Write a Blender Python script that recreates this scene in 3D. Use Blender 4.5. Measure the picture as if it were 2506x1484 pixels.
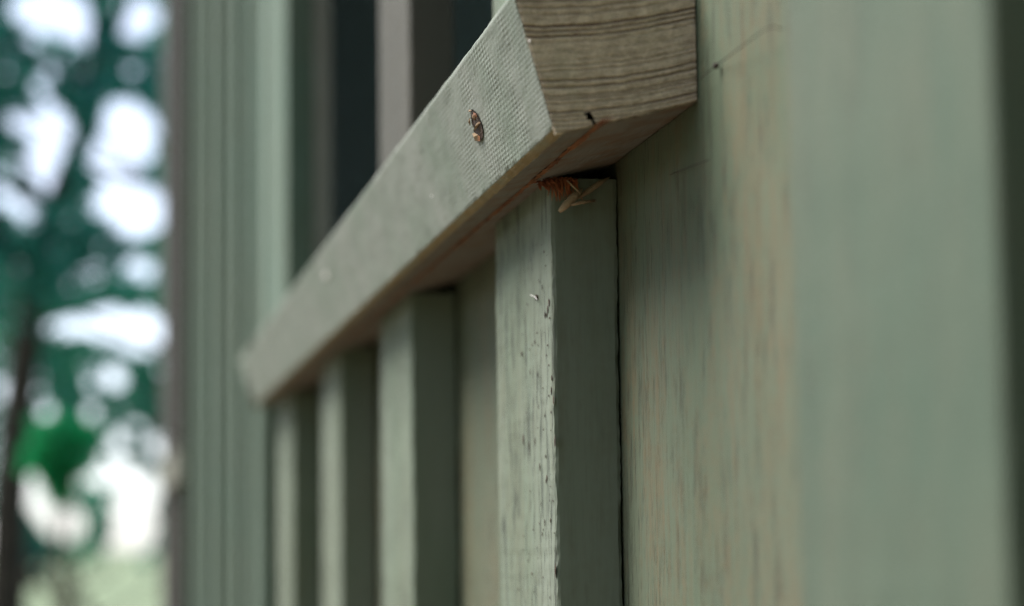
import bpy, bmesh, math, random
from mathutils import Vector, Matrix, noise

random.seed(7)
S = bpy.context.scene
COL = S.collection
for o in list(bpy.data.objects):
    bpy.data.objects.remove(o, do_unlink=True)

# ------------------------------------------------------------------ camera
CAM = Vector((-0.152, 0.0, 1.0))
RIGHT = Vector((0.9836959, -0.17940994, -0.01242812))
DOWN = Vector((0.00692871, 0.1068636, -0.99424955))
FWD = Vector((0.17970636, 0.97795309, 0.10636436))
FPX, CX, CY = 5500.0, 1253.0, 742.0
cd = bpy.data.cameras.new('camera')
cam = bpy.data.objects.new('camera', cd)
COL.objects.link(cam)
m3 = Matrix((RIGHT, -DOWN, -FWD)).transposed()
cam.matrix_world = Matrix.Translation(CAM) @ m3.to_4x4()
cd.sensor_width = 36.0
cd.lens = 36.0 * FPX / 2506.0
cd.clip_start = 0.02
cd.clip_end = 3000
cd.dof.use_dof = True
cd.dof.focus_distance = 0.64
cd.dof.aperture_fstop = 8.4
cd.dof.aperture_blades = 0
S.camera = cam

# ------------------------------------------------------------------ light
SUN_EL, SUN_AZ = math.radians(56), math.radians(-56)     # azimuth from +Y, negative = towards -X
w = bpy.data.worlds.new('World')
S.world = w
w.use_nodes = True
wn = w.node_tree.nodes
sky = wn.new('ShaderNodeTexSky')
sky.sky_type = 'NISHITA'
sky.sun_disc = False
sky.sun_elevation = SUN_EL
sky.sun_rotation = SUN_AZ
sky.air_density = 0.6
sky.dust_density = 1.1
sky.ozone_density = 0.0
bg = wn['Background']
bg.inputs['Strength'].default_value = 0.11
hs = wn.new('ShaderNodeHueSaturation')          # thin high cloud: a paler sky than clear air gives
hs.inputs['Saturation'].default_value = 0.6
w.node_tree.links.new(sky.outputs[0], hs.inputs['Color'])
w.node_tree.links.new(hs.outputs[0], bg.inputs[0])
sl = bpy.data.lights.new('sun', 'SUN')
sl.energy = 3.0
sl.angle = math.radians(42)
sl.color = (1.0, 0.975, 0.93)
sun = bpy.data.objects.new('sun', sl)
COL.objects.link(sun)
sd = Vector((math.sin(SUN_AZ) * math.cos(SUN_EL), math.cos(SUN_AZ) * math.cos(SUN_EL), math.sin(SUN_EL)))
sun.rotation_euler = (-sd).to_track_quat('-Z', 'Y').to_euler()
sun.location = (-3, 1, 6)
S.view_settings.view_transform = 'Standard'
S.view_settings.look = 'None'
S.view_settings.gamma = 1.0
S.view_settings.use_curve_mapping = False
S.view_settings.exposure = 1.66
S.render.engine = 'CYCLES'
S.cycles.use_denoising = True
S.cycles.denoising_prefilter = 'FAST'
S.cycles.filter_width = 1.2
S.cycles.max_bounces = 6
S.cycles.sample_clamp_indirect = 4.0

# ------------------------------------------------------------------ helpers
def ray(px, py):
    return RIGHT * (px - CX) + DOWN * (py - CY) + FWD * FPX
def at_y(px, py, y):
    d = ray(px, py); return CAM + d * ((y - CAM.y) / d.y)
def at_x(px, py, x):
    d = ray(px, py); return CAM + d * ((x - CAM.x) / d.x)

def link(name, me, mats=(), parent=None, loc=(0, 0, 0), smooth=False):
    o = bpy.data.objects.new(name, me)
    COL.objects.link(o)
    if not isinstance(mats, (list, tuple)):
        mats = [mats]
    if not me.materials:
        for m in mats:
            me.materials.append(m)
    o.location = loc
    if parent is not None:
        o.parent = parent
        o.location = Vector(loc) - parent_loc(parent)
    if smooth:
        for p in me.polygons:
            p.use_smooth = True
    return o
def parent_loc(p):
    v = Vector(p.location)
    while p.parent is not None:
        p = p.parent; v = v + p.location
    return v
def empty(name, loc, label, cat, group=None):
    o = bpy.data.objects.new(name, None)
    COL.objects.link(o)
    o.location = loc
    tag(o, label, cat, group)
    return o
def tag(o, label=None, cat=None, group=None, kind=None):
    if label: o['label'] = label
    if cat: o['category'] = cat
    if group: o['group'] = group
    if kind: o['kind'] = kind
    return o
def mesh(name, v, f, mi=None):
    me = bpy.data.meshes.new(name)
    me.from_pydata(v, [], f)
    if mi:
        for p, i in zip(me.polygons, mi): p.material_index = i
    me.update()
    return me

def board_mesh(name, sx, sy, sz, nz=40, bev=0.0015, jit=0.0004, seed=0.0):
    """a sawn board sx thick, sy wide, sz long (z), origin at its centre, with eased, slightly uneven edges"""
    prof = []
    hx, hy = sx / 2, sy / 2
    for cx, cy in ((-1, -1), (1, -1), (1, 1), (-1, 1)):
        px, py = cx * hx, cy * hy
        if (cx, cy) in ((-1, -1), (1, 1)):
            prof += [(px, py - cy * bev), (px - cx * bev * .3, py - cy * bev * .3), (px - cx * bev, py)]
        else:
            prof += [(px - cx * bev, py), (px - cx * bev * .3, py - cy * bev * .3), (px, py - cy * bev)]
    n = len(prof)
    v, f = [], []
    for k in range(nz + 1):
        z = -sz / 2 + sz * k / nz
        for i, (x, y) in enumerate(prof):
            q = Vector((x * 30, y * 30 + seed, z * 90 + seed * 3))
            a = noise.noise(q) * jit + noise.noise(q * 4.3) * jit * .5
            b = noise.noise(q + Vector((9, 3, 1))) * jit
            slow = noise.noise(Vector((seed, 5, z * 4))) * jit * 2
            c = 1.0 if i % 3 == 1 else .25
            v.append((x + a * c, y + b * c + slow * .5, z))
    for k in range(nz):
        for i in range(n):
            j = (i + 1) % n
            f.append((k * n + i, k * n + j, (k + 1) * n + j, (k + 1) * n + i))
    f.append(tuple(range(n))[::-1])
    f.append(tuple(nz * n + i for i in range(n)))
    return mesh(name, v, f)

def box_mesh(name, a, b):
    (x0, y0, z0), (x1, y1, z1) = a, b
    v = [(x0, y0, z0), (x1, y0, z0), (x1, y1, z0), (x0, y1, z0), (x0, y0, z1), (x1, y0, z1), (x1, y1, z1), (x0, y1, z1)]
    f = [(3, 2, 1, 0), (4, 5, 6, 7), (0, 1, 5, 4), (1, 2, 6, 5), (2, 3, 7, 6), (3, 0, 4, 7)]
    return mesh(name, v, f)

def tube(v, f, pts, radii, seg=6):
    base = len(v)
    pts = [Vector(p) for p in pts]
    up = Vector((0.3, 0.2, 0.93))
    for i, p in enumerate(pts):
        t = (pts[min(i + 1, len(pts) - 1)] - pts[max(i - 1, 0)]).normalized()
        a = t.cross(up)
        if a.length < 1e-4: a = t.cross(Vector((1, 0, 0)))
        a.normalize(); b = t.cross(a)
        for k in range(seg):
            an = 2 * math.pi * k / seg
            v.append(tuple(p + (a * math.cos(an) + b * math.sin(an)) * radii[i]))
    for i in range(len(pts) - 1):
        for k in range(seg):
            k2 = (k + 1) % seg
            f.append((base + i * seg + k, base + i * seg + k2, base + (i + 1) * seg + k2, base + (i + 1) * seg + k))
    f.append(tuple(base + k for k in range(seg))[::-1])
    f.append(tuple(base + (len(pts) - 1) * seg + k for k in range(seg)))

# ------------------------------------------------------------------ materials
class NT:
    def __init__(s, name):
        s.m = bpy.data.materials.new(name)
        s.m.use_nodes = True
        s.t = s.m.node_tree
        s.b = s.t.nodes['Principled BSDF']
    def n(s, typ, ins=None, **kw):
        nd = s.t.nodes.new(typ)
        for k, val in kw.items(): setattr(nd, k, val)
        for k, val in (ins or {}).items():
            if hasattr(val, 'is_output') or isinstance(val, bpy.types.NodeSocket):
                s.t.links.new(val, nd.inputs[k])
            else:
                nd.inputs[k].default_value = val
        return nd
    def math(s, op, a, b=0.0, clamp=False):
        nd = s.n('ShaderNodeMath', {0: a, 1: b}, operation=op)
        nd.use_clamp = clamp
        return nd.outputs[0]
    def ramp(s, fac, stops):
        nd = s.n('ShaderNodeValToRGB', {'Fac': fac})
        cr = nd.color_ramp
        while len(cr.elements) > 1: cr.elements.remove(cr.elements[-1])
        for i, (p, c) in enumerate(stops):
            e = cr.elements[0] if i == 0 else cr.elements.new(p)
            e.position = p
            if not isinstance(c, (tuple, list)): c = (c, c, c)
            e.color = (*c, 1)
        return nd.outputs['Color']
    def mix(s, fac, a, b, bt='MIX'):
        nd = s.n('ShaderNodeMix', data_type='RGBA', blend_type=bt)
        for sk, val in ((nd.inputs[0], fac), (nd.inputs[6], a), (nd.inputs[7], b)):
            if isinstance(val, bpy.types.NodeSocket): s.t.links.new(val, sk)
            elif isinstance(val, (tuple, list)): sk.default_value = (*val, 1)
            else: sk.default_value = val
        return nd.outputs[2]
    def noise(s, vec, scale, detail=4, rough=0.55, dist=0.0):
        return s.n('ShaderNodeTexNoise', {'Vector': vec, 'Scale': scale, 'Detail': detail, 'Roughness': rough, 'Distortion': dist}).outputs['Fac']
    def coords(s, scale=(1, 1, 1), rnd=True):
        tc = s.n('ShaderNodeTexCoord').outputs['Object']
        if rnd:
            oi = s.n('ShaderNodeObjectInfo').outputs['Random']
            off = s.math('MULTIPLY', oi, 37.0)
            cv = s.n('ShaderNodeCombineXYZ', {0: off, 1: off, 2: off}).outputs[0]
            tc = s.n('ShaderNodeVectorMath', {0: tc, 1: cv}, operation='ADD').outputs[0]
        return tc
    def scaled(s, vec, sc):
        return s.n('ShaderNodeMapping', {'Vector': vec, 'Scale': sc}).outputs[0]
    def bump(s, h, dist, strength=1.0, normal=None):
        ins = {'Height': h, 'Distance': dist, 'Strength': strength}
        if normal is not None: ins['Normal'] = normal
        return s.n('ShaderNodeBump', ins).outputs[0]
    def out(s, col, rough=0.7, normal=None, spec=0.3):
        for sk, val in (('Base Color', col), ('Roughness', rough)):
            if isinstance(val, bpy.types.NodeSocket): s.t.links.new(val, s.b.inputs[sk])
            elif isinstance(val, (tuple, list)): s.b.inputs[sk].default_value = (*val, 1)
            else: s.b.inputs[sk].default_value = val
        s.b.inputs['Specular IOR Level'].default_value = spec
        if normal is not None: s.t.links.new(normal, s.b.inputs['Normal'])
        return s.m

def painted_wood(name, c1, c2, grain_c, stain_c, stain=0.3, grain=0.6, pits=0.0, axis='z', bumpd=0.0004, mott=9.0, zl=.8, thr=0.0):
    """sage stain worn into the grain: soft mottling, fine streaks along the grain, brown worn patches, rust specks"""
    t = NT(name)
    p = t.coords()
    al, ac = 1.0, 14.0
    sc = {'z': (ac, ac, al), 'y': (ac, al, ac)}[axis]
    g = t.scaled(p, sc)
    gs = t.scaled(p, {'z': (26, 7.0, zl), 'y': (14, 1, 14)}[axis])
    g2 = t.scaled(p, {'z': (1, 1, .35), 'y': (1, .35, 1)}[axis])
    m1 = t.noise(g2, mott, 3)
    m2 = t.noise(g2, mott * 5, 3)
    mm = t.math('ADD', t.math('MULTIPLY', m1, .65), t.math('MULTIPLY', m2, .35))
    col = t.mix(t.ramp(mm, [(.36, 0), (.64, 1)]), c1, c2)
    # worn brown patches
    s1 = t.noise(g2, 14, 5, .65)
    s2 = t.noise(g, 26, 3, .6)
    s3 = t.noise(t.scaled(p, {'z': (1, .4, .7), 'y': (1, .7, 1)}[axis]), 420, 3, .6)
    sm = t.math('ADD', t.math('ADD', t.math('MULTIPLY', s1, .6), t.math('MULTIPLY', s2, .4)), t.math('MULTIPLY', t.math('SUBTRACT', s3, .5), .22))
    col = t.mix(t.math('MULTIPLY', t.ramp(sm, [(.46, 0), (.66, 1)]), stain), col, stain_c)
    # fine streaks
    f1 = t.noise(gs, 46, 5, .68)
    f2 = t.noise(t.scaled(p, {'z': (60, 14, 4), 'y': (60, 4, 60)}[axis]), 16, 2)
    fm = t.ramp(f1, [(.37 + thr, 1), (.49 + thr, 0)])
    br = t.ramp(f2, [(.35, .25), (.6, 1)])
    gn = t.n('ShaderNodeSeparateXYZ', {0: t.n('ShaderNodeTexCoord').outputs['Normal']}).outputs[0]
    face = t.math('ADD', t.math('MULTIPLY', t.math('ABSOLUTE', gn), .88), .12)      # the flat-sawn faces show more open grain than the edges
    streak = t.math('MULTIPLY', t.math('MULTIPLY', t.math('MULTIPLY', fm, br), grain), face)
    col = t.mix(streak, col, grain_c)
    h = t.math('MULTIPLY', t.math('SUBTRACT', f1, t.math('MULTIPLY', streak, .6)), face)
    if pits:
        vo = t.n('ShaderNodeTexVoronoi', {'Vector': t.scaled(p, {'z': (1, .28, .55), 'y': (1, .45, 1)}[axis]), 'Scale': 420.0}, feature='F1')
        cellr = t.n('ShaderNodeSeparateColor', {0: vo.outputs['Color']}).outputs[0]
        rad = t.math('MULTIPLY', t.math('SUBTRACT', cellr, 0.80), 1.2)
        reg = t.ramp(t.noise(g2, 30, 2), [(.45, 0), (.6, 1)])
        rad = t.math('MULTIPLY', rad, reg)
        pit = t.math('LESS_THAN', vo.outputs['Distance'], rad)
        pit = t.math('MULTIPLY', pit, pits)
        col = t.mix(pit, col, (.035, .03, .025))
        h = t.math('SUBTRACT', h, t.math('MULTIPLY', pit, 1.6))
    vr = t.n('ShaderNodeTexVoronoi', {'Vector': t.scaled(p, (1, 1, .6)), 'Scale': 75.0}, feature='F1')
    rr = t.n('ShaderNodeSeparateColor', {0: vr.outputs['Color']}).outputs[1]
    spot = t.math('LESS_THAN', vr.outputs['Distance'], t.math('MULTIPLY', t.math('SUBTRACT', rr, .955), 2.2))
    col = t.mix(t.math('MULTIPLY', spot, .8), col, (.16, .05, .025))
    nb = t.bump(h, bumpd, .9)
    return t.out(col, .72, nb, .25)

SAGE1, SAGE2 = (.225, .275, .215), (.29, .315, .26)
M = {}
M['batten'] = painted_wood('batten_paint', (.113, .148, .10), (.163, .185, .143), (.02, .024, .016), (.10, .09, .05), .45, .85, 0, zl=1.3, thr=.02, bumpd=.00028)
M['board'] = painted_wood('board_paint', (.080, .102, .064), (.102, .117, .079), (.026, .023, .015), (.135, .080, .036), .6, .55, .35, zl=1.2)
M['near_batten'] = painted_wood('near_batten_paint', (.066, .096, .067), (.103, .114, .080), (.034, .046, .034), (.093, .095, .066), .6, .4, 0, mott=16)
M['far_batten'] = painted_wood('far_batten_paint', (.078, .125, .092), (.106, .138, .104), (.03, .04, .03), (.11, .10, .06), .4, .5)
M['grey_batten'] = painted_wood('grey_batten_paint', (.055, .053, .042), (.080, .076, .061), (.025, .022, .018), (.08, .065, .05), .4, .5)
M['jamb'] = painted_wood('jamb_paint', (.19, .19, .155), (.23, .225, .19), (.07, .07, .06), (.15, .12, .09), .4, .5)
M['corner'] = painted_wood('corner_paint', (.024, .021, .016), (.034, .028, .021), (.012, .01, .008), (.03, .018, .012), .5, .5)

def rail_paint():
    t = NT('rail_paint')
    p = t.coords(rnd=False)
    sep = t.n('ShaderNodeSeparateXYZ', {0: p}).outputs
    y, z = sep[1], sep[2]
    n1 = t.noise(p, 30, 4)
    n2 = t.noise(t.scaled(p, (1, .15, 1)), 350, 3, .6)
    n3 = t.noise(t.scaled(p, (1, .5, 1)), 900, 3, .6)
    col = t.mix(t.ramp(n1, [(.35, 0), (.65, 1)]), (.145, .170, .13), (.195, .205, .172))
    col = t.mix(t.math('MULTIPLY', t.ramp(n2, [(.32, 1), (.5, 0)]), .45), col, (.095, .105, .08))
    # saw marks: ridges 1.2 mm apart along the rail crossed by blade chatter every 4.4 mm
    wz = t.math('ADD', t.math('MULTIPLY', z, 5100.0), t.math('MULTIPLY', t.noise(t.scaled(p, (1, .2, 1)), 60, 3), 9.0))
    wy = t.math('ADD', t.math('ADD', t.math('MULTIPLY', y, 1560.0), t.math('MULTIPLY', z, 900.0)), t.math('MULTIPLY', t.noise(p, 130, 3), 4.5))
    a = t.math('SINE', wz); b = t.math('SINE', wy)
    amp = t.ramp(t.noise(p, 55, 2), [(.36, .08), (.66, 1)])
    h = t.math('MULTIPLY', t.math('ADD', t.math('ADD', t.math('MULTIPLY', a, .5), t.math('MULTIPLY', b, .65)), t.math('MULTIPLY', t.math('MULTIPLY', a, b), .3)), amp)
    h = t.math('ADD', h, t.math('MULTIPLY', n3, 1.2))
    low = t.math('MULTIPLY', t.ramp(h, [(.0, 1), (.45, 0)]), .28)
    col = t.mix(low, col, (.085, .10, .08))
    return t.out(col, .68, t.bump(h, .000105, .9), .3)
M['rail'] = rail_paint()

def raw_wood(name, c1, c2, c3, axis='y', sc=60):
    t = NT(name)
    p = t.coords()
    g = t.scaled(p, {'z': (14, 14, 1), 'y': (14, 1, 14)}[axis])
    n1 = t.noise(g, sc, 4, .65)
    n2 = t.noise(p, 90, 4)
    col = t.mix(t.ramp(n1, [(.3, 0), (.7, 1)]), c1, c2)
    col = t.mix(t.ramp(n2, [(.45, 0), (.7, 1)]), col, c3)
    return t.out(col, .8, t.bump(n1, .0004, .9), .2)
M['worn_edge'] = raw_wood('worn_edge_wood', (.20, .15, .075), (.25, .19, .10), (.19, .18, .12))
M['underside'] = raw_wood('underside_stain', (.15, .145, .125), (.20, .19, .165), (.16, .105, .065))
M['orange'] = raw_wood('torn_orange_wood', (.18, .068, .028), (.30, .13, .05), (.10, .038, .018))
M['red_fibre'] = raw_wood('torn_red_fibre', (.28, .075, .032), (.42, .16, .065), (.13, .035, .02), 'z')
M['dark_hole'] = raw_wood('hole_wood', (.03, .018, .012), (.07, .04, .025), (.02, .012, .01))
M['tan'] = raw_wood('torn_tan_wood', (.17, .11, .06), (.30, .21, .12), (.11, .05, .022))
M['straw'] = raw_wood('dry_straw', (.29, .21, .13), (.40, .30, .20), (.20, .13, .075))
M['white_fleck'] = raw_wood('paint_fleck', (.70, .66, .64), (.78, .74, .72), (.65, .62, .58))
M['dent'] = raw_wood('dent_filler', (.17, .19, .145), (.22, .235, .18), (.15, .16, .12))

# ring lines of the end grain: (height above the rail's back lower corner at the outer side, strength, half width)
RINGS = []
for py, st, hw in ((-22, .7, 5), (-8, .5, 4), (2, .8, 4), (19, .55, 4), (36, .35, 5), (64, 1.0, 4.5), (77, .7, 4), (90, .95, 3.5), (105, .35, 3), (128, .15, 4), (150, .2, 4), (164, .4, 3.5), (176, .4, 3.5),
                   (201, .85, 3.5), (217, .9, 3.5), (238, .6, 3.5), (246, .55, 3), (257, .4, 3), (277, .9, 3.5), (288, .4, 3), (299, .5, 3), (311, .5, 3), (324, .4, 3)):
    RINGS.append((-.0096 + (332 - py) * .0001057, st, hw * .000088))
CURV = 2.9
def ring_height(x, z, q=0.0):
    r = z - CURV * max(0.0, x + .047) ** 2 + q
    h = 0.0
    for z0, st, hw in RINGS:
        d = abs(r - z0) / hw
        if d < 1.6: h = max(h, st * max(0.0, 1 - d / 1.6))
    return h
def end_grain():
    t = NT('end_grain_wood')
    p = t.coords(rnd=False)
    sep = t.n('ShaderNodeSeparateXYZ', {0: p}).outputs
    xx = t.math('MAXIMUM', t.math('ADD', sep[0], .047), 0.0)
    r = t.math('SUBTRACT', sep[2], t.math('MULTIPLY', t.math('MULTIPLY', xx, xx), CURV))
    wob = t.noise(p, 130, 3)
    r = t.math('ADD', r, t.math('MULTIPLY', t.math('SUBTRACT', wob, .5), .0011))
    lo, hi = -.0125, .0315
    rn = t.math('DIVIDE', t.math('SUBTRACT', r, lo), hi - lo)
    rings = sorted(RINGS)
    parts = []
    for grp in (rings[0::3], rings[1::3], rings[2::3]):
        st = [(0.0, 0.0)]
        for z0, s, hw in grp:
            c, h = (z0 - lo) / (hi - lo), hw / (hi - lo)
            st += [(c - h * 1.5, 0.0), (c, s), (c + h * 1.0, 0.0)]
        parts.append(t.ramp(rn, [(min(max(a, 0), 1), b) for a, b in st]))
    tot = t.math('MULTIPLY', t.math('MAXIMUM', t.math('MAXIMUM', parts[0], parts[1]), parts[2]), 1.35, True)
    rv = t.n('ShaderNodeCombineXYZ', {0: t.math('MULTIPLY', sep[0], 60.0), 1: 0.0, 2: t.math('MULTIPLY', r, 900.0)}).outputs[0]
    brk = t.noise(rv, 3.2, 4, .6)
    brk2 = t.noise(t.n('ShaderNodeCombineXYZ', {0: t.math('MULTIPLY', sep[0], 180.0), 1: 4.0, 2: t.math('MULTIPLY', r, 2400.0)}).outputs[0], 1.6, 4, .65)
    line = t.math('MULTIPLY', tot, t.ramp(brk, [(.3, .45), (.52, 1)]))
    fine = t.math('MULTIPLY', t.ramp(brk2, [(.52, 0), (.72, 1)]), .55)
    g = t.noise(p, 260, 5, .65)
    g2 = t.noise(p, 1400, 3, .6)
    col = t.mix(t.ramp(g, [(.35, 0), (.65, 1)]), (.47, .365, .26), (.64, .52, .385))
    col = t.mix(t.math('MULTIPLY', t.ramp(g2, [(.4, 1), (.55, 0)]), .3), col, (.25, .21, .15))
    col = t.mix(fine, col, (.075, .05, .038))
    col = t.mix(t.math('MULTIPLY', line, .9), col, (.075, .032, .022))
    # thin skin of paint left in places
    pt = t.noise(p, 75, 4)
    col = t.mix(t.math('MULTIPLY', t.ramp(pt, [(.5, 0), (.72, 1)]), .35), col, (.40, .36, .25))
    h = t.math('SUBTRACT', t.math('MULTIPLY', g2, .4), t.math('ADD', t.math('MULTIPLY', line, .8), t.math('MULTIPLY', fine, .6)))
    return t.out(col, .85, t.bump(h, .0003, 1.0), .15)
M['end_grain'] = end_grain()

def simple(name, c1, c2, scale, rough=.9, spec=.2, bumpd=0):
    t = NT(name)
    p = t.coords()
    n1 = t.noise(p, scale, 5)
    col = t.mix(t.ramp(n1, [(.3, 0), (.7, 1)]), c1, c2)
    return t.out(col, rough, t.bump(n1, bumpd) if bumpd else None, spec)
M['grass'] = simple('grass_ground', (.10, .14, .075), (.15, .185, .11), .25)
M['soil'] = simple('bare_soil', (.10, .075, .05), (.16, .12, .085), 6)
M['bark'] = simple('bark', (.022, .018, .015), (.05, .04, .032), 14, bumpd=.01)
M['brown_bark'] = simple('brown_bark', (.06, .035, .025), (.11, .07, .05), 14, bumpd=.01)
M['room'] = simple('room_boards', (.22, .27, .27), (.29, .345, .345), 3)
M['roofing'] = simple('roof_felt', (.05, .05, .05), (.08, .08, .075), 20)
M['web'] = simple('web_thread', (.035, .03, .025), (.06, .05, .04), 200)

def leaf_mat(name, a, b, trans):
    t = NT(name)
    oi = t.n('ShaderNodeTexCoord').outputs['Object']
    n1 = t.noise(oi, 5, 3)
    wv = t.n('ShaderNodeTexWhiteNoise', {'Vector': t.scaled(oi, (9, 9, 9))})
    col = t.mix(t.ramp(n1, [(.38, 0), (.62, 1)]), a, b)
    t.out(col, .6, None, .12)
    tr = t.n('ShaderNodeBsdfTranslucent', {'Color': (*trans, 1)})
    mx = t.n('ShaderNodeMixShader', {0: .4, 1: t.b.outputs[0], 2: tr.outputs[0]})
    t.t.links.new(mx.outputs[0], t.t.nodes['Material Output'].inputs['Surface'])
    return t.m
M['leaf_teal'] = leaf_mat('teal_green_leaf', (.012, .11, .12), (.08, .28, .25), (.04, .28, .21))
M['leaf_green'] = leaf_mat('green_leaf', (.02, .14, .11), (.10, .30, .22), (.06, .32, .17))
M['leaf_bright'] = leaf_mat('bright_green_leaf', (.02, .28, .12), (.05, .38, .17), (.03, .55, .2))

# ------------------------------------------------------------------ ground
g = link('ground', mesh('ground', [(-900, -900, 0), (900, -900, 0), (900, 900, 0), (-900, 900, 0)], [(0, 1, 2, 3)]), M['grass'])
g['kind'] = 'structure'

sb = link('added_soil_bed', mesh('added_soil_bed', [(-2.6, -2.5, .004), (-.0, -2.5, .004), (-.0, 6.0, .004), (-2.6, 6.0, .004)], [(0, 1, 2, 3)]), M['soil'])  # strip added out of view to dim and warm light bounced upward
sb['kind'] = 'structure'

# ------------------------------------------------------------------ the boarded building
ZT = 2.9                      # top of the wall
ZR = 1.1133                   # rail's back lower corner
shed = empty('wooden_building', (0, 0, 0), 'sage green board and batten building with a rail under its dark opening', 'building')
# battens: (near edge y, far edge y)
BAT = [(.3133, .414), (.649, .746), (.957, 1.064), (1.245, 1.352), (1.57, 1.70), (1.88, 1.985), (2.15, 2.255), (2.44, 2.545), (2.73, 2.835), (3.02, 3.125), (3.31, 3.415)]
PRE = [(-.02, .08), (-.35, -.25), (-.68, -.58), (-1.01, -.91)]
OPEN = (1.066, 1.612)         # dark opening above the rail
RZ0, RZ1 = ZR - .004, ZR + .034
def board(name, x0, x1, y0, y1, z0, z1, mat, seed, nz=None, jit=.0004, bev=.0012, parent=shed):
    nz = nz or max(4, int((z1 - z0) * 40))
    me = board_mesh(name, x1 - x0, y1 - y0, z1 - z0, nz, bev, jit, seed)
    return link(name, me, mat, parent, ((x0 + x1) / 2, (y0 + y1) / 2, (z0 + z1) / 2), smooth=False)
allb = sorted(PRE + BAT)
edges = [-1.06] + [(a + b) / 2 for a, b in allb] + [3.95]
for i in range(len(edges) - 1):
    y0, y1 = edges[i] + .002, edges[i + 1] - .002
    if y1 < .9 and y0 > .6:
        pass
    z_open = (y0 < OPEN[1] and y1 > OPEN[0] - .06)
    if z_open:
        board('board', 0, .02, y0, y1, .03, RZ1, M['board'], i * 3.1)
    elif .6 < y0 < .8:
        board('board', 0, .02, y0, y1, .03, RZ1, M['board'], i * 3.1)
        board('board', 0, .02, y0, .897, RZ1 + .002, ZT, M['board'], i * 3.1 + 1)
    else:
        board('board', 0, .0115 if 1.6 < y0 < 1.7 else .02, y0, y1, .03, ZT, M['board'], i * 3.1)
# boards over the opening
hd = board('head_board', 0, .02, .945, 1.61, 2.25, ZT, M['board'], 44.0)
for i, (a, b) in enumerate(allb):
    mat = M['near_batten'] if abs(a - .3133) < .01 else (M['batten'] if a < 1.8 else M['far_batten'])
    fine = .6 < a < .7
    if 1.2 < a < 1.3:
        board('batten', -.021, -.001, a, b, .03, ZR - .0035, mat, i * 5.7)
        continue
    if a < .6 and a > .2:
        board('batten', -.021, -.001, a, b, .03, ZT, mat, i * 5.7, nz=300, jit=.0006)
    elif .6 < a < 1.75:
        board('batten', -.0205, -.0005, a, b, .03, ZR - .0052, mat, i * 5.7, nz=1400 if fine else 200, jit=.00065)
        if a > 1.5: a, b = 1.615, 1.85
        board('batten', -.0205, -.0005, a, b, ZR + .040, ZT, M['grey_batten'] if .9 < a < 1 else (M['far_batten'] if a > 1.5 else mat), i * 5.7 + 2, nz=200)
    else:
        board('batten', -.021, -.001, a, b, .03, ZT, mat, i * 5.7)
# far jamb of the opening and corner board
board('jamb', .0003, .0117, 1.612, 1.6365, RZ1 + .003, 2.249, M['jamb'], 3.3, bev=.0008)
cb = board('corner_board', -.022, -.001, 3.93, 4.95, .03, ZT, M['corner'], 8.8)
board('board', 0, .02, 3.955, 4.93, .03, ZT, M['board'], 91.0)
# short ledger block across the corner board
pc = at_x(432, 1138, -.036)
z0 = CAM.z + (at_y(440, 1138, 3.6).z - CAM.z)
led = link('ledger', board_mesh('ledger', .016, .80, .05, 4, .003, .0006, 2.0), M['jamb'], shed, (-.0305, 3.92, z0))
led['label'] = 'short pale block fixed level across the corner board'
# the rest of the building, enclosing a dark room
for nm, a, b, mt in (('end_wall', (.0205, 4.88, .03), (2.6, 4.92, ZT), 'board'), ('end_wall', (.0205, -1.06, .03), (2.6, -1.02, ZT), 'board'),
                     ('back_wall', (2.601, -1.06, .03), (2.64, 4.92, ZT), 'board'), ('room_floor', (.0205, -1.018, .03), (2.6, 4.878, .06), 'room'),
                     ('added_room_partition', (.0215, 2.0, .061), (.498, 2.02, ZT), 'room'), ('room_screen', (.5, -1.018, .061), (.52, 4.878, ZT), 'room'), ('roof', (-.16, -1.3, ZT + .002), (2.85, 5.15, ZT + .09), 'roofing')):  # the partition is added to catch daylight and lift the opening's black
    link(nm, box_mesh(nm, a, b), M[mt], shed)

# ------------------------------------------------------------------ the rail
Y0, Y1 = .5561, 1.70
FB, BB, BT, FT = Vector((-.0381, -.0096)), Vector((-.0004, 0)), Vector((-.0004, .038)), Vector((-.0488, .0282))   # section (x, z) from the back lower corner
rail_o = (0, Y0, ZR)
prof, pm = [], []
def seg(a, b, n, m):
    for k in range(n):
        prof.append(a.lerp(b, k / n)); pm.append(m)
ch = .0017
d_ft = (FT - FB).normalized(); d_bb = (BB - FB).normalized()
g0, g1 = FB + d_bb * .0109, FB + d_bb * .0115
gm = FB + d_bb * .0112 + Vector((-d_bb.y, d_bb.x)) * .0009
seg(FB + d_bb * ch * 1.3, g0, 10, 2)
seg(g0, gm, 2, 3); seg(gm, g1, 2, 3)
seg(g1, BB, 22, 2)
seg(BB, BT, 6, 2)
tb = (BT - FT).normalized()
seg(BT, FT + tb * .0012, 14, 0)
seg(FT + tb * .0012, FT - d_ft * .0004 + tb * .0003, 1, 0)
seg(FT - d_ft * .0004 + tb * .0003, FT - d_ft * .0014, 1, 0)
seg(FT - d_ft * .0014, FB + d_ft * ch, 44, 0)
seg(FB + d_ft * ch, FB + d_bb * ch * 1.3, 3, 1)
n = len(prof)
ys = []
y = 0.0
while y < Y1 - Y0:
    ys.append(y); y += .0009 + y * .004
ys.append(Y1 - Y0)
v, f, mi = [], [], []
def face_off(i, y):
    x, z = prof[i]
    q = Vector((x * 120, y * 60, z * 120))
    return noise.noise(q) * .00022 + noise.noise(q * 5) * .00009
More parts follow.
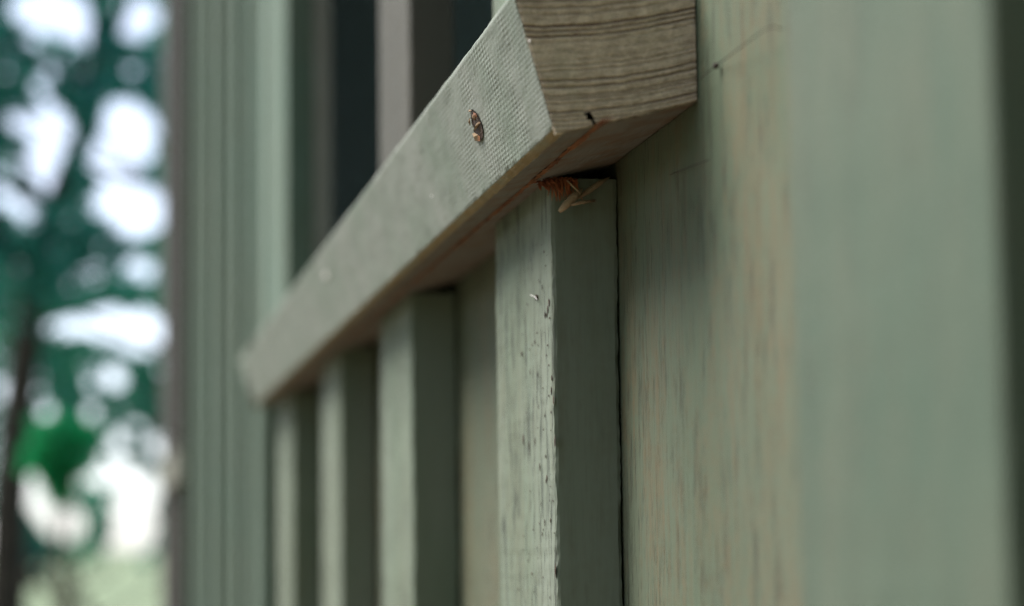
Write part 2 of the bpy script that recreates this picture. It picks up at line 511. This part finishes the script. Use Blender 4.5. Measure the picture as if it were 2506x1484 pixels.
for y in ys:
    sag = noise.noise(Vector((3.3, y * 3, 1))) * .0006
    for i in range(n):
        x, z = prof[i]
        pr, nx = prof[i - 1], prof[(i + 1) % n]
        t = (nx - pr).normalized(); nrm = Vector((t.y, -t.x))
        k = face_off(i, y)
        if pm[i] == 1 or pm[i - 1] == 1: k += noise.noise(Vector((i * .3, y * 160, 0))) * .0005
        v.append((x + nrm.x * k, y, z + nrm.y * k + sag * 0))
for j in range(len(ys) - 1):
    for i in range(n):
        i2 = (i + 1) % n
        f.append((j * n + i, (j + 1) * n + i, (j + 1) * n + i2, j * n + i2)); mi.append(pm[i])
f.append(tuple((len(ys) - 1) * n + i for i in range(n))); mi.append(2)
rail = link('rail', mesh('rail', v, f, mi), [M['rail'], M['worn_edge'], M['underside'], M['orange']], shed, rail_o)
for p in rail.data.polygons: p.use_smooth = len(p.vertices) == 4
rail['label'] = 'pale green rail with a sawn end of dark growth rings'

# sawn end: a fine grid over the section with the rings cut into it
N = 170
v, f = [], []
idx = {}
def sec(a, b):
    bot = FB.lerp(BB, a); top = FT.lerp(BT, a)
    return bot.lerp(top, b)
for b in range(N + 1):
    for a in range(N + 1):
        p = sec(a / N, b / N)
        x, z = p
        q = noise.noise(Vector((x * 130, 2, z * 130))) * .0005
        dep = ring_height(x, z, q) * .00035 + abs(noise.noise(Vector((x * 300, 7, z * 1500)))) * .00022
        edge = min(a, b, N - b) / N
        rough_bot = 0
        if b == 0: z += noise.noise(Vector((x * 500, 1, 1))) * .0005
        v.append((x, dep - .0003 + (max(0, .012 - edge) * .05), z))
for b in range(N):
    for a in range(N):
        p = sec((a + .5) / N, (b + .5) / N)
        # split running up from the groove of the underside
        s = (p - (FB + d_bb * .0110)).dot(d_bb) + noise.noise(Vector((0, 0, p.y * 900))) * .0003 + b / N * .012
        hgt = b / N
        if abs(s) < (.0009 if hgt > .045 else .0004) * (1 + .5 * noise.noise(Vector((3, 1, p.y * 1500)))) and hgt < .1: continue
        f.append((b * (N + 1) + a, b * (N + 1) + a + 1, (b + 1) * (N + 1) + a + 1, (b + 1) * (N + 1) + a))
eg = link('end_grain', mesh('end_grain', v, f), M['end_grain'], rail, rail_o, smooth=True)
eg['label'] = 'grey brown sawn end with dark curved growth rings'

# gouge torn into the front face
def front_pt(px, py, off=0.0):
    """point of the rail's leaning front face"""
    d3 = Vector((d_ft.x, 0, d_ft.y)); nrm = Vector((-d_ft.y, 0, d_ft.x)).normalized()
    if nrm.x > 0: nrm = -nrm
    p0 = Vector((FB.x, Y0, FB.y + ZR))
    d = ray(px, py)
    k = (p0 - CAM).dot(nrm) / d.dot(nrm)
    return CAM + d * k + nrm * off, nrm
K = 2506 / 2560.0
def gz(cx, cy):          # pixel of the enlarged crop of the gouge
    return (1130 + cx * 130 / 1378) * K, (240 + cy * 140 / 1484) * K
out = [(540, 345), (600, 370), (690, 450), (740, 590), (800, 720), (835, 920), (840, 1060), (800, 1190), (720, 1210), (640, 1180), (600, 960), (610, 850), (560, 760), (530, 560), (520, 420)]
v, f = [], []
c0, nr = front_pt(*gz(690, 780), .0002)
gl = c0.copy()
ring1 = [front_pt(*gz(*q), .00035)[0] for q in out]
ring2 = [front_pt(*gz(690 + (q[0] - 690) * .72, 780 + (q[1] - 780) * .85), .00015)[0] for q in out]
for r in (ring1, ring2):
    for q in r: v.append(tuple(q - gl + nr * random.uniform(-.0001, .0001)))
v.append(tuple(Vector(nr) * .0001))
L = len(out)
for i in range(L):
    j = (i + 1) % L
    f.append((i, j, L + j, L + i)); f.append((L + i, L + j, 2 * L))
gouge = link('gouge', mesh('gouge', v, f), M['dark_hole'], rail, gl)
gouge['label'] = 'torn brown gouge in the front face of the rail'
chips = [[(560, 490), (620, 470), (660, 600), (640, 660), (610, 600)], [(700, 720), (760, 670), (800, 700), (690, 850), (610, 920), (640, 840)], [(640, 960), (700, 1000), (740, 1010), (730, 1190), (660, 1190), (590, 1000)],
         [(620, 420), (700, 460), (730, 560), (680, 560)], [(530, 560), (550, 600), (560, 760), (545, 770)], [(540, 345), (600, 370), (560, 400), (525, 410)]]
for i, c in enumerate(chips):
    v = [tuple(front_pt(*gz(*q), .0004 + .0001 * i)[0] - gl) for q in c]
    mid = Vector((0, 0, 0))
    for q in v: mid += Vector(q) / len(v)
    v2 = v + [tuple(mid + nr * .0006)]
    f = [(k, (k + 1) % len(c), len(c)) for k in range(len(c))]
    link('torn_chip', mesh('torn_chip', v2, f), M['tan'] if i != 3 else M['orange'], rail, gl)
v = [tuple(front_pt(*gz(*q), .0007)[0] - gl) for q in [(740, 1020), (800, 1060), (800, 1180), (740, 1190)]]
link('torn_chip', mesh('torn_chip', v, [(0, 1, 2, 3)]), M['orange'], rail, gl)

def blob(name, pos, rx, ry, rz, mat, parent, seed=0.0, sub=2):
    bm = bmesh.new()
    bmesh.ops.create_icosphere(bm, subdivisions=sub, radius=1)
    for q in bm.verts:
        k = 1 + .35 * noise.noise(q.co * 1.7 + Vector((seed, 0, 0)))
        q.co = Vector((q.co.x * rx, q.co.y * ry, q.co.z * rz)) * k
    me = bpy.data.meshes.new(name); bm.to_mesh(me); bm.free()
    return link(name, me, mat, parent, pos, smooth=True)
blob('paint_fleck', front_pt(1057, 480)[0], .0003, .0006, .0005, M['white_fleck'], rail, 1)
blob('paint_fleck', front_pt(798, 674)[0], .0007, .0055, .0021, M['white_fleck'], rail, 2)
blob('nail_dent', front_pt(846, 655)[0], .0005, .004, .0018, M['dent'], rail, 3)
blob('paint_fleck', front_pt(1296, 102)[0], .0002, .0008, .0004, M['white_fleck'], rail, 4)
# splinter sticking out under the front edge
a = at_y(1172, 496, .70); b = at_y(1197, 497, .69)
v, f = [], []
tube(v, f, [Vector((0, 0, 0)), (b - a) * .5 + Vector((0, 0, .0002)), b - a], [.0005, .0004, .0001])
link('splinter', mesh('splinter', v, f), M['dark_hole'], rail, a)

# torn fibres along the groove of the underside
v, f = [], []
for k in range(340):
    yy = Y0 + .004 + (random.random() ** 1.5) * .62
    q = FB + d_bb * (.0112 + random.gauss(0, .0003))
    s = Vector((q.x, yy, ZR + q.y))
    ln = random.uniform(.006, .03)
    pts = [s, s + Vector((random.uniform(-.0004, .0004), -ln * .5, -random.uniform(.0001, .0008))), s + Vector((random.uniform(-.0007, .0007), -ln, -random.uniform(0, .0012)))]
    tube(v, f, [p - Vector(rail_o) for p in pts], [.0002, .00016, .00006], 4)
fb = link('torn_fibre', mesh('torn_fibre', v, f), M['orange'], rail, rail_o)
fb['kind'] = 'stuff'; fb['label'] = 'thin orange brown torn fibres along the underside'
# torn red fibres at the head of the first batten
bat1 = [o for o in COL.objects if o.name.startswith('batten') and abs(parent_loc(o).y - .6975) < .01 and parent_loc(o).z < 1][0]
v, f = [], []
org = at_y(1380, 450, .646)
for k in range(120):
    px = random.uniform(1318, 1412)
    top = at_y(px, 436 + random.uniform(-3, 10) + max(0, 1350 - px) * .25, .6475 - random.uniform(0, .002))
    ln = (.0012 + .006 * random.random() ** 1.7) * (1.0 if px > 1345 else .4)
    bot = top + Vector((random.gauss(.0003, .0016), random.uniform(-.0015, 0), -ln))
    tube(v, f, [top - org, (top + bot) / 2 - org + Vector((random.uniform(-.0004, .0004), -.0003, 0)), bot - org], [.0003 * (q := random.uniform(.4, 1.3)), .00022 * q, .00005], 4)
tf = link('torn_fibre', mesh('torn_fibre', v, f), M['red_fibre'], bat1, org)
tf['kind'] = 'stuff'; tf['label'] = 'torn reddish fibres at the head of the batten'
# little pit with a white flake on the batten's front
blob('pit', at_x(1313, 728, -.0209), .0004, .0012, .0009, M['dark_hole'], bat1, 5)
a, b = at_x(1298, 722, -.0217), at_x(1314, 733, -.0219)
v, f = [], []
tube(v, f, [Vector((0, 0, 0)), (b - a) * .7 + Vector((0, 0, .0003)), b - a], [.00012, .00012, .00016], 5)
link('white_flake', mesh('white_flake', v, f), M['white_fleck'], bat1, a)

# open pits and short checks in the front of the first batten, mostly near its corner
spots = [(1338, 625), (1335, 650), (1320, 690), (1337, 870), (1290, 745), (1340, 845), (1316, 915), (1333, 770)]
spots += [((1200 + a / 2.073) * K, (800 + b / 2.073) * K) for a, b in ((305, 15), (300, 130), (260, 270), (300, 290), (310, 300), (380, 415), (335, 495), (368, 480), (388, 625), (285, 630), (300, 560), (365, 800), (345, 820),
          (365, 865), (362, 905), (378, 938), (362, 938), (385, 1105), (390, 1300), (335, 1050), (255, 660), (240, 480), (270, 130), (218, 180))]
rp = random.Random(4)
while len(spots) < 84:
    spots.append((1352 - abs(rp.gauss(0, 55)), rp.uniform(560, 1480)))
v, f = [], []
for px, py in spots:
    if px < 1232: continue
    c = at_x(px, py, -.0207)
    ry, rz = rp.uniform(.00025, .0009), rp.uniform(.00016, .00036) * (1 if rp.random() < .6 else rp.uniform(2, 6))
    b = len(v); nn = 8
    for k in range(nn):
        an = 2 * math.pi * k / nn; q = rp.uniform(.6, 1.25)
        v.append((-.0207, c.y + math.cos(an) * ry * q, c.z + math.sin(an) * rz * q))
    v.append((-.02085, c.y, c.z))
    for k in range(nn): f.append((b + (k + 1) % nn, b + k, b + nn))
o0 = parent_loc(bat1)
pt = link('pit', mesh('pit', [tuple(Vector(q) - o0) for q in v], f), M['dark_hole'], bat1, o0)
pt['kind'] = 'stuff'; pt['label'] = 'small dark pits and checks in the pale front of the batten'

# ------------------------------------------------------------------ small loose things
def straw(name, pts, r, label, mat, yy=.6455):
    P = [at_y(px, py, yy + k) for px, py, k in pts]
    v, f = [], []
    tube(v, f, [p - P[0] for p in P], r, 7)
    o = link(name, mesh(name, v, f), mat, None, P[0], smooth=True)
    tag(o, label, 'straw', 'dry straws caught under the rail')
    return o
straw('dry_straw', [(1369, 519, -.001), (1384, 504, -.0015), (1404, 484, -.002), (1424, 463, -.002)], [.0006, .0012, .0013, .0005], 'broad pale straw slanting down in front of the batten top', M['straw'])
straw('dry_straw', [(1414, 484, -.001), (1440, 468, 0), (1468, 448, .001), (1494, 433, .002)], [.0005, .0009, .0008, .0001], 'long pointed straw rising to the right under the rail', M['straw'])
straw('dry_straw', [(1398, 502, -.003), (1425, 495, -.003), (1456, 491, -.002)], [.0004, .00055, .00045], 'short blunt straw lying level, lowest of the caught straws', M['straw'])
straw('dry_straw', [(1388, 442, -.002), (1402, 456, -.003), (1420, 473, -.003)], [.0002, .0003, .0002], 'hair thin straw hanging from the rail among red fibres', M['straw'])
def web(pts, label, r=.00013):
    P = [at_x(px, py, x) for px, py, x in pts]
    v, f = [], []
    tube(v, f, [p - P[0] for p in P], [r] * len(P), 5)
    o = link('web_thread', mesh('web_thread', v, f), M['web'], None, P[0])
    tag(o, label, 'cobweb', 'dark web threads on the boards')
web([(1704, 200, -.002), (1730, 180, -.003), (1752, 161, -.0012), (1810, 118, -.003), (1868, 74, -.0045), (1890, 66, -.004), (1918, 72, -.0015)], 'dark thread running up from the sawn rail end across the board')
web([(1640, 428, -.001), (1690, 408, -.002), (1735, 392, -.001)], 'faint dark thread on the shaded board below the rail')
lump = blob('web_lump', at_x(1752, 161, -.0012), .0007, .0012, .0008, M['web'], None, 7)
tag(lump, 'tiny dark lump caught on the thread beside the rail end', 'debris')

# ------------------------------------------------------------------ trees beyond the building
# gaps between the leaves: (px, py, rx, ry)
GAPS = [(120, 25, 105, 62), (190, 70, 62, 40), (335, 48, 62, 58), (25, 110, 22, 22), (120, 170, 24, 30), (95, 215, 26, 22), (165, 130, 22, 18), (217, 170, 24, 24), (318, 172, 20, 18), (262, 240, 16, 16),
        (42, 298, 38, 32), (128, 330, 66, 78), (110, 250, 24, 20), (60, 395, 34, 26), (122, 435, 56, 50), (60, 500, 34, 26), (315, 330, 78, 95), (255, 385, 50, 52), (300, 450, 55, 45), (330, 515, 76, 72), (250, 500, 34, 34),
        (112, 568, 22, 22), (226, 668, 30, 30), (352, 662, 28, 28), (300, 680, 14, 14), (260, 790, 62, 48), (340, 815, 72, 54), (175, 800, 34, 28), (125, 800, 16, 20), (15, 960, 34, 42),
        (280, 928, 32, 30), (225, 940, 18, 18), (112, 1012, 22, 28), (222, 1008, 22, 22), (290, 1085, 30, 28), (385, 1090, 34, 32), (300, 1150, 36, 34), (350, 1205, 48, 50), (250, 1180, 26, 22), (330, 1290, 62, 72),
        (80, 1205, 38, 52), (165, 1285, 56, 44), (110, 1265, 34, 30), (4, 1195, 22, 30), (285, 1335, 22, 24)]
_r = random.Random(21)
for _k in range(22):
    GAPS.append((_r.uniform(0, 400), _r.uniform(60, 1200), 19, 19))
for _k in range(34):
    GAPS.append((_r.uniform(0, 400), _r.uniform(60, 1300), _r.uniform(9, 17), _r.uniform(9, 17)))
def in_gap(p):
    c = p - CAM
    dep = c.dot(FWD)
    if dep <= 0: return False
    px, py = CX + FPX * c.dot(RIGHT) / dep, CY + FPX * c.dot(DOWN) / dep
    for gx, gy, rx, ry in GAPS:
        if ((px - gx) / rx) ** 2 + ((py - gy) / ry) ** 2 < 1.0: return True
    return False
def leaf_quad(v, f, p, s, rnd):
    d = Vector((rnd.gauss(0, 1), rnd.gauss(0, 1), rnd.gauss(-.3, .7))).normalized()
    u = d.cross(Vector((rnd.gauss(0, 1), rnd.gauss(0, 1), rnd.gauss(0, 1)))).normalized()
    b = len(v)
    for q in (p - d * s, p + u * s * .42 - d * s * .1, p + d * s, p - u * s * .42 - d * s * .1): v.append(tuple(q))
    f.append((b, b + 1, b + 2, b + 3))
def tree(base, height, crown_c, crown_r, nleaf, leaf, bark, label, cat='tree', tr=.06, path=None, clumps=40, name='broadleaf_tree', seed=1, group='trees beyond the building', ls=.05):
    rnd = random.Random(seed)
    base = Vector(base)
    root = empty(name, base, label, cat, group)
    v, f = [], []
    if path is None:
        path = [base + Vector((rnd.uniform(-.06, .06) * k, rnd.uniform(-.06, .06) * k, height * k / 5)) for k in range(6)]
    tube(v, f, [p - base for p in path], [tr * (1.15 - .8 * k / (len(path) - 1)) for k in range(len(path))], 9)
    cc, cr = Vector(crown_c), Vector(crown_r)
    cl = []
    while len(cl) < clumps:
        q = Vector((rnd.uniform(-1, 1), rnd.uniform(-1, 1), rnd.uniform(-1, 1)))
        if q.length > 1: continue
        cl.append(cc + Vector((q.x * cr.x, q.y * cr.y, q.z * cr.z)))
    for q in cl[::3]:
        k = min(range(len(path)), key=lambda i: abs(path[i].z - (q.z - .5)))
        a = path[k]
        if in_gap((a + q) / 2) or in_gap(q): continue
        tube(v, f, [a - base, (a * .5 + q * .5) - base + Vector((0, 0, -.08)), q - base], [tr * .35, tr * .22, tr * .08], 5)
    link('trunk', mesh('trunk', v, f), bark, root, base)
    v, f = [], []
    per = nleaf // clumps
    for q in cl:
        s = rnd.uniform(.22, .42) * (cr.x + cr.z) / 2 * .6
        for k in range(per):
            p = q + Vector((rnd.gauss(0, s * .6), rnd.gauss(0, s * .6), rnd.gauss(0, s * .5)))
            if in_gap(p): continue
            leaf_quad(v, f, p - base, ls * rnd.uniform(.7, 1.3), rnd)
    cwn = link('crown', mesh('crown', v, f), leaf, root, base)
    cwn['kind'] = 'stuff'
    return root
def gp(px, y): p = at_y(px, 1343, y); return Vector((p.x, y, 0))
# slim dark tree whose trunk leans along the left of the view
pth = [gp(14, 9.3)] + [at_y(px, py, 9.3) for px, py in ((14, 1484), (20, 1250), (38, 1050), (64, 850), (88, 650), (128, 520), (200, 330), (225, 200), (260, -100), (300, -500))]
tree(pth[0], 4, at_y(90, 150, 9.0), (1.1, .5, .85), 8000, M['leaf_teal'], M['bark'], 'slim tree with a dark leaning trunk at the left edge', tr=.078, path=pth, clumps=70, seed=3)
tree(gp(480, 12.5), 5, at_y(230, 250, 12.5), (1.3, 1.0, 2.2), 12000, M['leaf_green'], M['bark'], 'leafy tree whose crown fills the top beside the corner board', clumps=90, seed=5)
tree(gp(-150, 14.5), 6, at_y(60, 600, 14.5), (1.7, 1.2, 1.7), 12000, M['leaf_teal'], M['bark'], 'dense teal green tree behind the leaning trunk', clumps=90, seed=8, tr=.09)
tree(gp(500, 15), 3, at_y(300, 1010, 15), (.9, .7, 1.0), 9000, M['leaf_teal'], M['bark'], 'low branching tree beside the pale block on the corner', clumps=45, seed=11)
tree(gp(225, 17), .8, at_y(225, 1290, 17), (.8, .5, .33), 2600, M['leaf_green'], M['bark'], 'low pale green bush at the foot of the trees', cat='bush', tr=.04, clumps=34, seed=17, name='bush')
tree(gp(70, 13), .7, at_y(75, 1345, 13), (.16, .2, .2), 500, M['leaf_teal'], M['brown_bark'], 'small brown stemmed shrub at the foot of the leaning trunk', cat='bush', tr=.09, clumps=14, seed=19, name='bush')
tree(gp(92, 8.2), .9, at_y(148, 1105, 8.2), (.12, .14, .15), 2200, M['leaf_bright'], M['brown_bark'], 'bright green sapling low behind the dark trunk', tr=.03, clumps=26, seed=13, name='sapling', ls=.04)
# the rest of the wood, left of the view; below it, unseen trees added to block fill light
for k, (x, y, h) in enumerate(((-4.0, 12, 5), (-6.5, 9.5, 6), (-9.0, 15, 7))):
    tree((x, y, 0), h, (x, y, h * .68), (1.7, 1.6, h * .32), 6000, M['leaf_green'] if k % 2 else M['leaf_teal'], M['bark'],
         ('broad tree nearest to the leaning trunk, outside the view on its left', 'broad pale green tree at the left border of the yard', 'tallest broad tree at the far left of the yard')[k], clumps=60, seed=30 + k, tr=.11, ls=.07)
for k, (x, y, h) in enumerate(((-8.2, 5.6, 6.2), (-9.0, 1.6, 6.8), (-8.4, -2.4, 6.0))):  # added out of view to block low fill, leaving light from above
    tree((x, y, 0), h, (x, y, h * .55), (1.9, 2.2, h * .46), 7000, M['leaf_teal'] if k % 2 else M['leaf_green'], M['bark'],
         ('added light-blocking tree at the far side of the yard, next along from the tallest one', 'biggest added light-blocking tree, straight across the yard from the rail', 'added light-blocking tree across the yard, nearest to the camera end')[k], clumps=80, seed=60 + k, tr=.13, ls=.13, group='unseen trees added to block low fill light')
tree((-2.6, -7.5, 0), 9, (-2.6, -7.5, 5.0), (2.6, 2.0, 4.6), 9000, M['leaf_teal'], M['bark'], 'big dense unseen tree added behind the camera to dim the fill light', clumps=110, seed=50, tr=.16, ls=.17, group=None)  # unseen, added to darken the faces turned towards the camera
